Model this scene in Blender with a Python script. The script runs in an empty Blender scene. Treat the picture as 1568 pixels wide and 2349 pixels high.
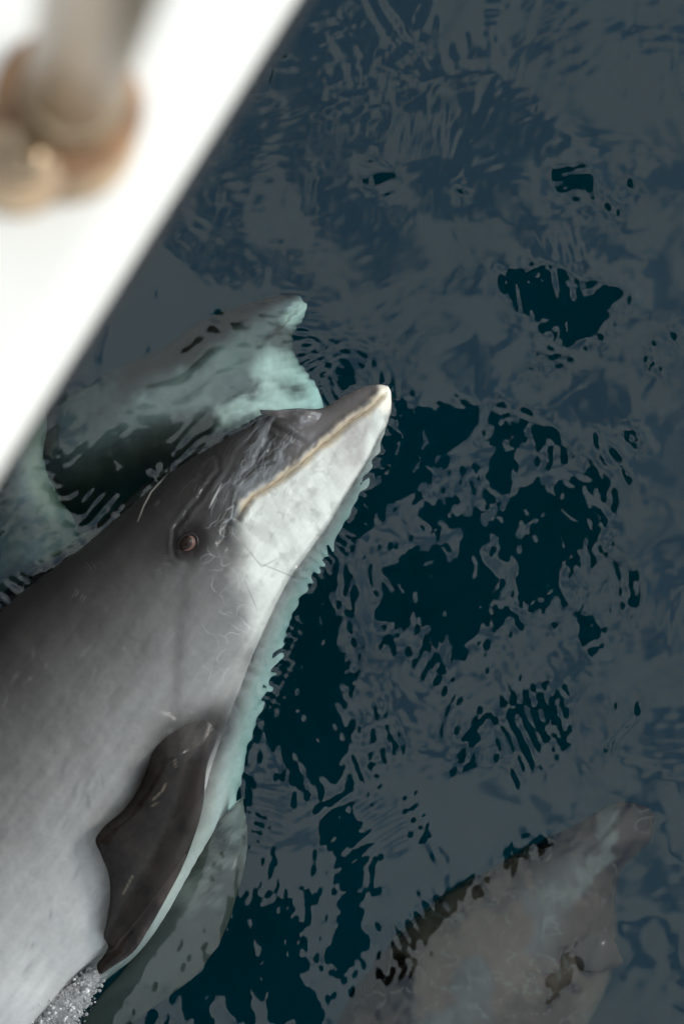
import bpy, math, random
import numpy as np
from mathutils import Vector, Matrix
random.seed(7); RNG = np.random.default_rng(11)
S = bpy.context.scene
COL = S.collection

# ------------------------------------------------------------------ camera
CAM_H = 2.6                       # metres above the water
FPX, CX, CY = 5093.0, 784.0, 1174.5
g_cam = Vector((-1384, -725, -FPX)).normalized()
RQ = g_cam.rotation_difference(Vector((0, 0, -1)))
R = np.array(RQ.to_matrix())
cam_d = bpy.data.cameras.new('camera'); cam = bpy.data.objects.new('camera', cam_d); COL.objects.link(cam)
cam.rotation_mode = 'QUATERNION'; cam.rotation_quaternion = RQ; cam.location = (0, 0, CAM_H)
cam_d.sensor_fit = 'HORIZONTAL'; cam_d.sensor_width = 24.0; cam_d.lens = 24.0 * FPX / 1568.0
cam_d.clip_start = 0.02; cam_d.clip_end = 3000
cam_d.dof.use_dof = True; cam_d.dof.aperture_fstop = 5.0
cam_d.dof.focus_distance = CAM_H / -g_cam.z if False else 2.70
S.camera = cam

# ------------------------------------------------------------------ world
SUN_EL, SUN_AZ = math.radians(27), math.radians(20)
W = bpy.data.worlds.new('World'); S.world = W; W.use_nodes = True
nt = W.node_tree; nt.nodes.clear()
def wn(t, **k):
    n = nt.nodes.new(t)
    for a, v in k.items(): setattr(n, a, v)
    return n
out = wn('ShaderNodeOutputWorld'); bg = wn('ShaderNodeBackground'); bg.inputs['Strength'].default_value = 0.10
sky = wn('ShaderNodeTexSky', sky_type='NISHITA'); sky.sun_disc = False
sky.sun_elevation = SUN_EL; sky.sun_rotation = math.pi/2 - SUN_AZ
tc = wn('ShaderNodeTexCoord')
nz = wn('ShaderNodeTexNoise'); nz.inputs['Scale'].default_value = 11.0; nz.inputs['Detail'].default_value = 7; nz.inputs['Distortion'].default_value = .6; nz.inputs['Roughness'].default_value = 0.55
rp = wn('ShaderNodeValToRGB'); rp.color_ramp.elements[0].position = 0.40; rp.color_ramp.elements[1].position = 0.50; rp.color_ramp.elements[0].color = (.16, .16, .16, 1)
cl = wn('ShaderNodeValToRGB'); cl.color_ramp.elements[0].color = (5.4, 6.2, 6.7, 1); cl.color_ramp.elements[1].color = (9.6, 10.4, 10.6, 1)
nz2 = wn('ShaderNodeTexNoise'); nz2.inputs['Scale'].default_value = 4.0; nz2.inputs['Detail'].default_value = 4
mx = wn('ShaderNodeMixRGB')
L = nt.links.new
L(tc.outputs['Generated'], nz.inputs['Vector']); L(tc.outputs['Generated'], nz2.inputs['Vector'])
L(nz.outputs['Fac'], rp.inputs['Fac']); L(nz2.outputs['Fac'], cl.inputs['Fac'])
sm = wn('ShaderNodeMixRGB', blend_type='MULTIPLY'); sm.inputs['Fac'].default_value = 1; sm.inputs['Color2'].default_value = (1.2, 1.45, 1.55, 1); L(sky.outputs['Color'], sm.inputs['Color1'])
L(rp.outputs['Color'], mx.inputs['Fac']); L(sm.outputs['Color'], mx.inputs['Color1']); L(cl.outputs['Color'], mx.inputs['Color2'])
L(mx.outputs['Color'], bg.inputs['Color']); L(bg.outputs['Background'], out.inputs['Surface'])

sd = bpy.data.lights.new('sun', 'SUN'); sd.energy = 0.9; sd.angle = math.radians(14); sd.color = (1, .96, .9)
so = bpy.data.objects.new('sun', sd); COL.objects.link(so)
sdir = Vector((math.cos(SUN_EL)*math.cos(SUN_AZ), math.cos(SUN_EL)*math.sin(SUN_AZ), math.sin(SUN_EL)))
so.rotation_euler = sdir.to_track_quat('Z', 'Y').to_euler(); so.location = sdir * 20

S.view_settings.view_transform = 'Standard'; S.view_settings.look = 'None'
S.view_settings.exposure = 1.55; S.view_settings.gamma = 1.0; S.view_settings.use_curve_mapping = False
S.render.engine = 'CYCLES'
c = S.cycles
c.max_bounces = 12; c.transmission_bounces = 10; c.transparent_max_bounces = 8; c.diffuse_bounces = 3; c.glossy_bounces = 6; c.volume_bounces = 1
c.caustics_refractive = True; c.caustics_reflective = True; c.sample_clamp_indirect = 8
c.use_denoising = True

# ------------------------------------------------------------------ pixel <-> place
CAMP = np.array([0, 0, CAM_H])
def W2(p, z):
    """points at height z seen at p (photo pixels, 1568 wide), through the flat water when z < 0"""
    p = np.atleast_2d(np.asarray(p, float)); z = np.broadcast_to(np.asarray(z, float), (len(p),))
    d = np.stack([p[:, 0]-CX, -(p[:, 1]-CY), np.full(len(p), -FPX)], 1) @ R.T
    d /= np.linalg.norm(d, axis=1, keepdims=True)
    up = np.maximum(z, 0)
    t = (CAM_H-up)/(-d[:, 2]); P = CAMP + d*t[:, None]
    k = 1/1.333; ci = -d[:, 2]; ct = np.sqrt(1-k*k*(1-ci*ci))
    r = k*d; r[:, 2] = -ct
    P = P + r*(np.minimum(z, 0)/(-ct))[:, None] * -1 * -1
    return P
def PX(P):
    """photo pixel of points (straight line)"""
    q = (np.asarray(P) - CAMP) @ R
    return np.stack([CX + q[:, 0]/-q[:, 2]*FPX, CY - q[:, 1]/-q[:, 2]*FPX], 1)

# ------------------------------------------------------------------ helpers
def new_mat(name, col=(.5, .5, .5), rough=.5, **k):
    m = bpy.data.materials.new(name); m.use_nodes = True
    b = m.node_tree.nodes['Principled BSDF']
    b.inputs['Base Color'].default_value = (*col, 1); b.inputs['Roughness'].default_value = rough
    for a, v in k.items(): b.inputs[a.replace('_', ' ')].default_value = v
    return m
def mottle(m, scale=30, amt=.25, detail=5, col=None):
    t = m.node_tree; b = t.nodes['Principled BSDF']
    c0 = col or tuple(b.inputs['Base Color'].default_value)[:3]
    n = t.nodes.new('ShaderNodeTexNoise'); n.inputs['Scale'].default_value = scale; n.inputs['Detail'].default_value = detail
    tcn = t.nodes.new('ShaderNodeTexCoord'); t.links.new(tcn.outputs['Object'], n.inputs['Vector'])
    r = t.nodes.new('ShaderNodeValToRGB'); r.color_ramp.elements[0].position = .3; r.color_ramp.elements[1].position = .7
    r.color_ramp.elements[0].color = (*[x*(1-amt) for x in c0], 1); r.color_ramp.elements[1].color = (*[min(1, x*(1+amt*.5)) for x in c0], 1)
    t.links.new(n.outputs['Fac'], r.inputs['Fac']); t.links.new(r.outputs['Color'], b.inputs['Base Color'])
    return m
def link(name, me, mat, parent=None, smooth=True):
    o = bpy.data.objects.new(name, me); COL.objects.link(o)
    if mat: me.materials.append(mat)
    if smooth: me.polygons.foreach_set('use_smooth', np.ones(len(me.polygons), bool))
    if parent: o.parent = parent
    return o
def mesh(name, V, F):
    """fast mesh from arrays; F is (n,4) or (n,3)"""
    V = np.asarray(V, np.float32); F = np.asarray(F, np.int32); k = F.shape[1]
    me = bpy.data.meshes.new(name); me.vertices.add(len(V)); me.vertices.foreach_set('co', V.ravel())
    me.loops.add(F.size); me.loops.foreach_set('vertex_index', F.ravel())
    me.polygons.add(len(F)); me.polygons.foreach_set('loop_start', np.arange(0, F.size, k, dtype=np.int32))
    me.update(calc_edges=True); me.validate()
    return me
def grid_faces(n, m, wrap=False, off=0):
    i = np.arange(n-1)[:, None]; j = np.arange(m if wrap else m-1)[None, :]; j2 = (j+1) % m
    return (np.stack(np.broadcast_arrays(i*m+j, i*m+j2, (i+1)*m+j2, (i+1)*m+j), -1).reshape(-1, 4)+off)
def tag(o, label=None, cat=None, group=None, kind=None):
    for k, v in (('label', label), ('category', cat), ('group', group), ('kind', kind)):
        if v: o[k] = v
    return o
def sweep(name, pts, rad, mat, parent=None, seg=20, cap=True):
    """round tube along points with a radius at each"""
    P = [Vector(p) for p in pts]; V = []; n = len(P)
    for i, p in enumerate(P):
        d = (P[min(i+1, n-1)]-P[max(i-1, 0)]).normalized()
        a = d.orthogonal().normalized() if i == 0 else (a - d*a.dot(d)).normalized()
        b = d.cross(a); r = rad[i] if hasattr(rad, '__len__') else rad
        V += [p + a*math.cos(2*math.pi*k/seg)*r + b*math.sin(2*math.pi*k/seg)*r for k in range(seg)]
    F = [((i)*seg+k, i*seg+(k+1) % seg, (i+1)*seg+(k+1) % seg, (i+1)*seg+k) for i in range(n-1) for k in range(seg)]
    me = bpy.data.meshes.new(name)
    if cap: F = F + [tuple(reversed(range(seg))), tuple(range((n-1)*seg, n*seg))]
    me.from_pydata([tuple(v) for v in V], [], F); me.update()
    o_ = link(name, me, mat, parent)
    if parent is not None and parent.type == 'MESH': o_.matrix_parent_inverse = parent.matrix_basis.inverted()
    return o_
def smoothstep(a, b, x):
    t = np.clip((x-a)/(b-a), 0, 1); return t*t*(3-2*t)
def catmull(T, Y, t):
    """monotone-ish cubic interpolation of rows Y at T"""
    Y = np.asarray(Y, float); T = np.asarray(T, float)
    M = np.gradient(Y, T, axis=0)
    i = np.clip(np.searchsorted(T, t, side='right')-1, 0, len(T)-2)
    h = (T[i+1]-T[i]); u = ((t-T[i])/h)[:, None]; h = h[:, None]
    return ((2*u**3-3*u**2+1)*Y[i] + (u**3-2*u**2+u)*h*M[i] + (-2*u**3+3*u**2)*Y[i+1] + (u**3-u**2)*h*M[i+1])
_tab = RNG.random((256, 256))
def vnoise(x, y):
    xi = np.floor(x).astype(int); yi = np.floor(y).astype(int); fx = x-xi; fy = y-yi
    fx = fx*fx*(3-2*fx); fy = fy*fy*(3-2*fy)
    g = lambda a, b: _tab[a & 255, b & 255]
    return (g(xi, yi)*(1-fx)+g(xi+1, yi)*fx)*(1-fy) + (g(xi, yi+1)*(1-fx)+g(xi+1, yi+1)*fx)*fy
def fbm(x, y, o=4):
    s = 0; a = .5; 
    for k in range(o):
        s = s + a*vnoise(x+17.3*k, y+9.1*k); x = x*2.03; y = y*2.03; a *= .5
    return s/(1-.5**o)
def seg_dist(P, poly):
    """distance of points P to a polyline, and how far along it (0..1)"""
    best = np.full(len(P), 1e9); along = np.zeros(len(P)); poly = np.asarray(poly, float); n = len(poly)-1
    for i in range(n):
        a, b = poly[i], poly[i+1]; ab = b-a
        t = np.clip(((P-a) @ ab)/(ab @ ab+1e-9), 0, 1)
        d = np.linalg.norm(P-(a+t[:, None]*ab), axis=1); m = d < best
        best[m] = d[m]; along[m] = (i+t[m])/n
    return best, along
def in_poly(P, poly):
    poly = np.asarray(poly, float); r = np.zeros(len(P), bool); j = len(poly)-1
    for i in range(len(poly)):
        xi, yi = poly[i]; xj, yj = poly[j]
        r ^= ((yi > P[:, 1]) != (yj > P[:, 1])) & (P[:, 0] < (xj-xi)*(P[:, 1]-yi)/(yj-yi+1e-12)+xi); j = i
    return r
def blur(a, s):
    """gaussian blur of a 2-D array by s cells (FFT)"""
    ky = np.fft.fftfreq(a.shape[0])[:, None]; kx = np.fft.rfftfreq(a.shape[1])[None]
    return np.fft.irfft2(np.fft.rfft2(a)*np.exp(-2*(math.pi*s)**2*(kx**2+ky**2)), a.shape)

# ------------------------------------------------------------------ added dark panel's outline (used by the waves too)
PANEL_Z = 3.2; KZ = 1+PANEL_Z/CAM_H
def mirror_hit(P):                      # where the mirror ray of flat water meets the added panel's height
    return P[:, :2]*KZ
PANEL_PX = [(-700, 1500), (-200, 1190), (120, 1150), (420, 1010), (640, 960), (800, 990), (850, 1090), (815, 1300), (770, 1700), (760, 2100), (760, 2700), (400, 3100), (-600, 3300), (-1300, 2600)]
PANEL = mirror_hit(W2(PANEL_PX, 0))

# ------------------------------------------------------------------ water
# polygons (photo pixels) where the sea is turned towards the boat and shows the added dark panel
DARK = [
 [(905,960),(960,945),(1040,935),(1110,945),(1060,1000),(1000,1040),(1010,1090),(960,1110),(930,1150),(870,1160),(880,1060)],
 [(830,1120),(900,1110),(880,1200),(800,1230),(800,1180)],
 [(1140,930),(1210,980),(1330,1020),(1220,1030),(1130,1000)],
 [(1120,1090),(1170,1020),(1180,1100),(1110,1160)],
 [(1180,1130),(1250,1120),(1390,1095),(1380,1200),(1350,1300),(1260,1340),(1240,1380),(1170,1370),(1150,1260),(1120,1200)],
 [(960,1160),(1040,1150),(1120,1190),(1160,1260),(1140,1340),(1090,1260),(1000,1240)],
 [(880,1310),(960,1270),(1080,1250),(1130,1330),(1160,1380),(1080,1380),(930,1370)],
 [(880,1340),(980,1370),(1200,1410),(1100,1440),(1050,1520),(1000,1560),(990,1480),(930,1440),(870,1420)],
 [(1150,640),(1250,610),(1260,680),(1320,700),(1270,745),(1190,725)],
 [(1310,690),(1370,660),(1440,680),(1380,730),(1340,770),(1230,850),(1205,860),(1280,780)],
 [(1255,405),(1300,390),(1350,405),(1330,432),(1290,440)],
 [(690,1330),(760,1290),(770,1400),(780,1600),(770,1780),(700,1800),(640,1720),(580,1700),(640,1520)],
 [(545,1790),(590,1770),(580,1880),(540,1890)],
 [(780,1980),(850,1900),(840,2000),(830,2130),(790,2260),(750,2200),(780,2080)],
 [(530,2060),(660,2080),(690,2170),(740,2349),(780,2349),(600,2349),(250,2349),(400,2280),(510,2160)],
 [(1330,1430),(1400,1400),(1450,1370),(1400,1450),(1340,1490)],
 [(1160,1690),(1210,1620),(1260,1560),(1300,1600),(1290,1700),(1220,1740),(1210,1800)],
 [(1060,1690),(1100,1660),(1150,1640),(1110,1700),(1070,1760)],
 [(930,2130),(1000,2050),(1110,2020),(1100,2050),(1000,2090),(880,2250)],
 [(1180,1930),(1240,1920),(1220,1970),(1160,1990)],
 [(1260,2250),(1320,2180),(1310,2240),(1240,2320)],
 [(740,1860),(790,1840),(800,1910),(740,1930)],
 [(730,850),(790,845),(800,890),(740,900),(710,870)],
 [(110,1070),(230,1010),(330,965),(440,970),(430,1040),(330,1110),(220,1200),(160,1200)],
]
GLINTS = [[(960,1110),(1000,1160),(1080,1170)], [(1120,1100),(1140,1180),(1190,1260),(1240,1300)], [(1180,1230),(1230,1180),(1270,1130)], [(900,1330),(1000,1390),(1150,1420)], [(640,1560),(680,1660),(700,1760)],
 [(690,1540),(700,1640)], [(560,2100),(600,2200),(610,2340)], [(690,2180),(720,2300)], [(1000,960),(960,1050),(930,1120)], [(1280,1140),(1300,1220),(1290,1330)], [(1060,1250),(1000,1300),(920,1310)], [(720,1320),(735,1450),(730,1600)], [(640,2080),(660,2180),(700,2260)]]
LINES = [[(770,1500),(780,1600),(775,1700),(790,1780)], [(880,1640),(910,1680),(900,1740),(850,1760),(800,1750)], [(1040,1790),(1060,1740),(1075,1680),(1110,1650),(1150,1630),(1200,1600)],
 [(905,1370),(930,1390),(945,1440),(980,1490),(990,1560)], [(870,1430),(890,1390),(920,1370)], [(1025,1680),(1035,1620),(1060,1560)], [(1140,950),(1200,1000),(1230,1010)], [(1365,1000),(1420,1000),(1475,1035)],
 [(1380,1020),(1400,1060),(1440,1100)], [(1390,1095),(1375,1030)], [(1450,1400),(1435,1330),(1390,1260)], [(1285,1375),(1310,1410),(1330,1440)], [(720,1420),(730,1560),(720,1660)], [(800,1280),(810,1400),(830,1500),(800,1580)],
 [(600,1950),(640,2020),(690,2110),(730,2200)], [(960,1860),(970,1920),(1000,1960)], [(1180,1560),(1260,1640),(1300,1600)], [(900,2230),(950,2150),(1040,2080)], [(930,2250),(980,2180)], [(1160,2000),(1200,1950),(1260,1930)],
 [(1490,800),(1510,850)], [(1530,770),(1550,800)], [(1380,450),(1395,480)], [(1440,410),(1455,440)], [(1060,430),(1075,438)], [(1400,1720),(1440,1650),(1460,1620)], [(860,400),(885,405),(870,435)]]
BODY_PX = [(900,880),(780,890),(600,945),(330,1098),(0,1360),(-200,1500),(-200,2500),(240,2420),(420,2150),(500,2000),(520,1800),(560,1690),(620,1500),(690,1330),(760,1210),(850,1060),(905,920)]
DX = .0025
c4 = W2([(0, 0), (1568, 0), (1568, 2349), (0, 2349)], 0)
XS = np.arange(c4[:, 0].min()-.12, c4[:, 0].max()+.12, DX); YS = np.arange(c4[:, 1].min()-.12, c4[:, 1].max()+.12, DX)
GX, GY = np.meshgrid(XS, YS)                     # rows = y
gp = PX(np.stack([GX.ravel(), GY.ravel(), np.zeros(GX.size)], 1))
GPX, GPY = gp[:, 0].reshape(GX.shape), gp[:, 1].reshape(GX.shape)
def taper():
    def e(n): 
        i = np.arange(n)*DX; return smoothstep(0, .11, np.minimum(i, i[-1]-i))
    return e(len(YS))[:, None]*e(len(XS))[None]
def waves(R0, RF):
    q = np.stack([GPX.ravel(), GPY.ravel()], 1)
    fy_, fx_ = np.gradient(RF, DX)
    wob = np.stack([fbm(q[:, 0]/38, q[:, 1]/38, 4)-.5, fbm(q[:, 0]/38+50, q[:, 1]/38+20, 4)-.5], 1)*60
    qw = q+wob+np.stack([fx_.ravel(), -fy_.ravel()], 1)*2600
    m = np.zeros(len(q))
    for p in DARK: m[in_poly(qw, p)] = 1
    sp = fbm(q[:, 0]/15+3, q[:, 1]/22, 3); near = blur(m.reshape(GX.shape), 16).ravel()
    hole = (m > .5) & (fbm((qw[:, 0]*.5+qw[:, 1]*.85)/120+8, (qw[:, 0]*.85-qw[:, 1]*.5)/30, 3) > .655) & (near < .96)
    m[(sp > .70) & (near > .20)] = 1; m[hole] = 0
    for p in GLINTS:
        d_, a_ = seg_dist(qw, p); m[d_ < 1+7*fbm(q[:, 0]/30, q[:, 1]/30, 2)] = 0
    for p in LINES:
        d_, a_ = seg_dist(qw, p); m[d_ < 2.5+5*fbm(q[:, 0]/40, q[:, 1]/40, 2)] = 1
    free = blur(in_poly(q, BODY_PX).reshape(GX.shape).astype(float), 4)
    m = m.reshape(GX.shape)
    # signed distance to the added panel's outline on a coarse map
    a0, b0, st = -2.5, -4.0, .025; nx_, ny_ = 300, 300
    mx_, my_ = np.meshgrid(a0+np.arange(nx_)*st, b0+np.arange(ny_)*st); mp = np.stack([mx_.ravel(), my_.ravel()], 1)
    d, _ = seg_dist(mp, np.vstack([PANEL, PANEL[:1]])); SD = (np.where(in_poly(mp, PANEL), -1, 1)*d).reshape(ny_, nx_)
    SG = blur(SD, 2.0); GYm, GXm = np.gradient(SG, st); nn = np.hypot(GXm, GYm)+1e-3; GXm /= nn; GYm /= nn
    def samp(M, x, y):
        fx = np.clip((x-a0)/st, 0, nx_-1.001); fy = np.clip((y-b0)/st, 0, ny_-1.001); i = fx.astype(int); j = fy.astype(int); u = fx-i; v = fy-j
        return (M[j, i]*(1-u)+M[j, i+1]*u)*(1-v)+(M[j+1, i]*(1-u)+M[j+1, i+1]*u)*v
    Lr = PANEL_Z*1.06; tp = taper()
    ky = np.fft.fftfreq(GX.shape[0], DX)[:, None]*2*math.pi; kx = np.fft.rfftfreq(GX.shape[1], DX)[None]*2*math.pi
    k2 = kx**2+ky**2; lowk = np.exp(-k2*.0024**2)*(k2/(k2+6.0**2)); k2[0, 0] = 1
    Hh = np.zeros(GX.shape)
    for it in range(26):
        sy, sx = np.gradient(Hh+R0, DX)
        hx, hy = GX*KZ-2*Lr*sx, GY*KZ-2*Lr*sy
        sdv = samp(SD, hx, hy); gx = samp(GXm, hx, hy); gy = samp(GYm, hx, hy)
        e = np.where(m > .5, np.clip(sdv+.17, 0, 1.6), np.clip(sdv-.08, -1.2, 0))*(1-free)*tp
        tx, ty = e/(2*Lr)*gx, e/(2*Lr)*gy
        div = np.gradient(tx, DX, axis=1)+np.gradient(ty, DX, axis=0)
        dh = np.fft.irfft2(np.fft.rfft2(div)/-k2*lowk, GX.shape)
        Hh = Hh+dh*1.3
        Hh = Hh*(.995)
    sy, sx = np.gradient(Hh, DX); print('WAVES range', Hh.min(), Hh.max(), 'slope', np.abs(sx).mean(), np.abs(sx).max(), 'dark hit', (sdv[(m > .5) & (free < .1)] < 0).mean(), 'sky ok', (sdv[(m < .5) & (free < .1)] > 0).mean())
    return Hh, m
def packet(cx, cy, ang, lam, amp, lx, ly, curve=0.0):
    """a group of capillary ripples: crest direction ang (deg, photo), wavelength lam px, slope amplitude amp"""
    a = math.radians(ang); x = (GPX-cx)*math.cos(a)+(GPY-cy)*math.sin(a); y = -(GPX-cx)*math.sin(a)+(GPY-cy)*math.cos(a)
    x = x + curve*y*y
    lm = lam*.00053
    return amp*lm/(2*math.pi)*np.sin(2*math.pi*x/lam)*np.exp(-(x/lx)**2-(y/ly)**2)
def ripples():
    r = np.zeros(GX.shape)
    # even short sea in two slants
    rng = np.random.default_rng(5)
    for lam, n, amp in ((520, 6, .018), (260, 9, .012), (120, 14, .008), (60, 16, .0045)):
        for k in range(n):
            a = math.radians(rng.uniform(0, 180)); ph = rng.uniform(0, 6.28); l = lam*rng.uniform(.75, 1.3); lm = l*.00053
            u = GPX*math.cos(a)+GPY*math.sin(a)
            w = .35+1.3*smoothstep(.4, .7, fbm(GPX/330+k*3.1, GPY/330+lam, 2))
            r += amp/math.sqrt(n)*lm/6.283*np.sin(u*6.283/l+ph+3*fbm(GPX/240+k, GPY/240, 2))*w
    sea = r; r = np.zeros(GX.shape)
    for g in range(9):
        a0 = rng.uniform(0, 180); msk = smoothstep(.47, .70, fbm(GPX/210+g*7.7, GPY/210+g*3.3, 3))
        wx = GPX+26*fbm(GPX/90+g, GPY/90, 2); wy = GPY+26*fbm(GPX/90, GPY/90+g*2, 2)
        for k in range(5):
            a = math.radians(a0+rng.normal()*17); l = rng.uniform(19, 56)
            r += (.0022+.0028*smoothstep(900, 300, GPY+.6*GPX-500))*l*.00053/6.283*np.sin((wx*math.cos(a)+wy*math.sin(a))*6.283/l+rng.uniform(0, 6.28))*msk
    for k in range(60):
        r += packet(rng.uniform(250, 1568), rng.uniform(0, 2349), rng.uniform(0, 180), rng.uniform(17, 34), rng.uniform(.005, .016), rng.uniform(50, 130), rng.uniform(70, 200), rng.uniform(-.003, .003))
    # rings round the beak tip
    d = np.hypot(GPX-800, GPY-880); r += .035*26*.00053/6.283*np.sin(d*6.283/26)*np.exp(-((d-75)/55)**2)
    for p in ((740,790,-50,24,.03,60,90),(640,730,80,22,.03,60,80),(700,1250,20,22,.03,80,120),(620,1560,28,20,.03,80,120),(330,1790,50,21,.05,90,40),(1230,1650,-25,26,.03,90,150),(900,1880,60,26,.03,120,160),(1270,640,-10,24,.03,100,110),(1000,2120,-30,28,.03,120,80),
              (770,1240,120,17,.16,26,40),(735,1300,112,19,.14,30,34),(800,1130,125,20,.09,40,40),(640,1520,118,17,.15,40,60),(610,1600,112,18,.16,34,46),(660,1430,120,20,.08,40,50),(590,1900,105,19,.13,60,36),(480,2000,100,30,.08,60,60),(860,1010,130,18,.06,50,40),(560,960,60,22,.10,60,40),(440,1030,45,24,.07,80,30),(700,860,75,19,.10,70,60),(690,730,95,17,.10,50,40),(640,720,100,16,.08,50,50),(240,1170,40,26,.06,90,30)):
        r += packet(*p)
    for pl, amp, lam, wd in (([(895,930),(870,1010),(835,1110),(778,1225),(735,1292),(695,1352),(662,1430),(638,1500),(606,1600),(572,1700),(548,1800)], .36, 33, 62),
                             ([(740,930),(620,944),(545,978),(450,1026),(345,1098),(235,1190),(125,1274),(0,1360)], .13, 30, 34)):
        qq = np.stack([GPX.ravel(), GPY.ravel()], 1); i = np.where((np.abs(GPX.ravel()-450) < 560) & (np.abs(GPY.ravel()-1350) < 560))[0]
        pl = catmull(np.arange(len(pl)), pl, np.linspace(0, len(pl)-1, 60)); d, al = seg_dist(qq[i], pl); tot = np.linalg.norm(np.diff(pl, axis=0), axis=1).sum()
        u = al*tot+18*fbm(qq[i, 0]/60, qq[i, 1]/60, 2)
        ins = in_poly(qq[i], BODY_PX); env = np.where(ins, np.exp(-(d/wd)**2), np.exp(-(d/12)**2))
        e = np.zeros(len(qq)); ph = u*6.283/lam+7*fbm(qq[i, 0]/55, qq[i, 1]/55, 3)
        e[i] = amp*lam*.00053/6.283*(np.sin(ph)+.6*np.sin(ph*.47+2)+.25*np.sin(1.63*ph+1))*env*(.12+smoothstep(.38, .66, fbm(u/85, u*0+amp*50, 2)))
        r += e.reshape(GX.shape)
    # rougher water over the second dolphin's head
    for k in range(9):
        r += packet(rng.uniform(330, 740), rng.uniform(680, 960), rng.normal(62, 22), rng.uniform(26, 60), rng.uniform(.015, .045), rng.uniform(40, 90), rng.uniform(40, 90), rng.uniform(-.004, .004))
    return sea, r
R_SEA, R_FINE = ripples()
H, MASK = waves(R_SEA, R_FINE)
HT = (H + R_SEA + R_FINE)*taper()

def build_water():
    def ext(a, lo):
        step = [a[0]]; d = DX
        v = []; x = a[-1]; d = DX*2
        while x < 260: x += d; v.append(x); d *= 1.35
        w = []; x = a[0]; d = DX*2
        while x > -260: x -= d; w.append(x); d *= 1.35
        return np.array(w[::-1]), np.array(v)
    lx, rx = ext(XS, 0); ly, ry = ext(YS, 0)
    xs = np.concatenate([lx, XS, rx]); ys = np.concatenate([ly, YS, ry])
    Z = np.zeros((len(ys), len(xs))); Z[len(ly):len(ly)+len(YS), len(lx):len(lx)+len(XS)] = HT
    xx, yy = np.meshgrid(xs, ys)
    V = np.stack([xx, yy, Z], -1).reshape(-1, 3); n, m = Z.shape
    F = grid_faces(n, m)[:, ::1]
    # close it below so that it holds its volume
    ring = np.concatenate([np.arange(m), np.arange(1, n)*m+m-1, ((n-1)*m+np.arange(m-1))[::-1], (np.arange(1, n-1)*m)[::-1]])
    lowv = V[ring].copy(); lowv[:, 2] = -6.0
    b0 = len(V); k = len(ring); idx = np.arange(k); nx = (idx+1) % k
    side = np.stack([ring[idx], b0+idx, b0+nx, ring[nx]], 1)
    V = np.vstack([V, lowv, [[0, 0, -6.0]]]); ce = len(V)-1
    me_v = V
    bot = np.stack([b0+idx, np.full(k, ce), np.full(k, ce), b0+nx], 1)
    Ft = np.vstack([F, side])
    me = bpy.data.meshes.new('water')
    tri = np.stack([b0+nx, b0+idx, np.full(k, ce)], 1)
    loops = np.concatenate([Ft.ravel(), tri.ravel()]).astype(np.int32)
    starts = np.concatenate([np.arange(0, Ft.size, 4), Ft.size+np.arange(0, tri.size, 3)]).astype(np.int32)
    me.vertices.add(len(V)); me.vertices.foreach_set('co', V.astype(np.float32).ravel())
    me.loops.add(len(loops)); me.loops.foreach_set('vertex_index', loops)
    me.polygons.add(len(starts)); me.polygons.foreach_set('loop_start', starts)
    me.update(calc_edges=True); me.validate()
    m_ = bpy.data.materials.new('sea_water'); m_.use_nodes = True; t = m_.node_tree; t.nodes.clear()
    o = t.nodes.new('ShaderNodeOutputMaterial'); gl = t.nodes.new('ShaderNodeBsdfGlass'); gl.inputs['IOR'].default_value = 1.333; gl.inputs['Roughness'].default_value = 0.0
    va = t.nodes.new('ShaderNodeVolumeAbsorption'); va.inputs['Color'].default_value = (.12, .895, .90, 1); va.inputs['Density'].default_value = 1.1
    t.links.new(gl.outputs['BSDF'], o.inputs['Surface']); t.links.new(va.outputs['Volume'], o.inputs['Volume'])
    w = link('water', me, m_); tag(w, kind='structure')
build_water()
# the dim bottom far below
sb = mottle(new_mat('seabed', (.003, .021, .036), .9), .6, .5)
me = mesh('seabed', [(-250, -250, -4.2), (250, -250, -4.2), (250, 250, -4.2), (-250, 250, -4.2)], [(0, 1, 2, 3)])
tag(link('seabed', me, sb), kind='structure')

# ------------------------------------------------------------------ dolphins
def skin_material(name, rough=.15):
    m = bpy.data.materials.new(name); m.use_nodes = True; t = m.node_tree; b = t.nodes['Principled BSDF']
    a = t.nodes.new('ShaderNodeVertexColor'); a.layer_name = 'skin'
    n = t.nodes.new('ShaderNodeTexNoise'); n.inputs['Scale'].default_value = 160; n.inputs['Detail'].default_value = 4
    tcn = t.nodes.new('ShaderNodeTexCoord'); t.links.new(tcn.outputs['Object'], n.inputs['Vector'])
    mp = t.nodes.new('ShaderNodeMapRange'); mp.inputs['To Min'].default_value = .93; mp.inputs['To Max'].default_value = 1.06
    t.links.new(n.outputs['Fac'], mp.inputs['Value'])
    mu = t.nodes.new('ShaderNodeMixRGB'); mu.blend_type = 'MULTIPLY'; mu.inputs['Fac'].default_value = 1
    t.links.new(a.outputs['Color'], mu.inputs['Color1']); t.links.new(mp.outputs['Result'], mu.inputs['Color2'])
    t.links.new(mu.outputs['Color'], b.inputs['Base Color'])
    b.inputs['Roughness'].default_value = rough; b.inputs['IOR'].default_value = 1.33; b.inputs['Specular IOR Level'].default_value = .11
    bp = t.nodes.new('ShaderNodeBump'); bp.inputs['Strength'].default_value = .15; bp.inputs['Distance'].default_value = .002
    t.links.new(n.outputs['Fac'], bp.inputs['Height']); t.links.new(bp.outputs['Normal'], b.inputs['Normal'])
    return m
SKIN = skin_material('wet_skin')

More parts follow.
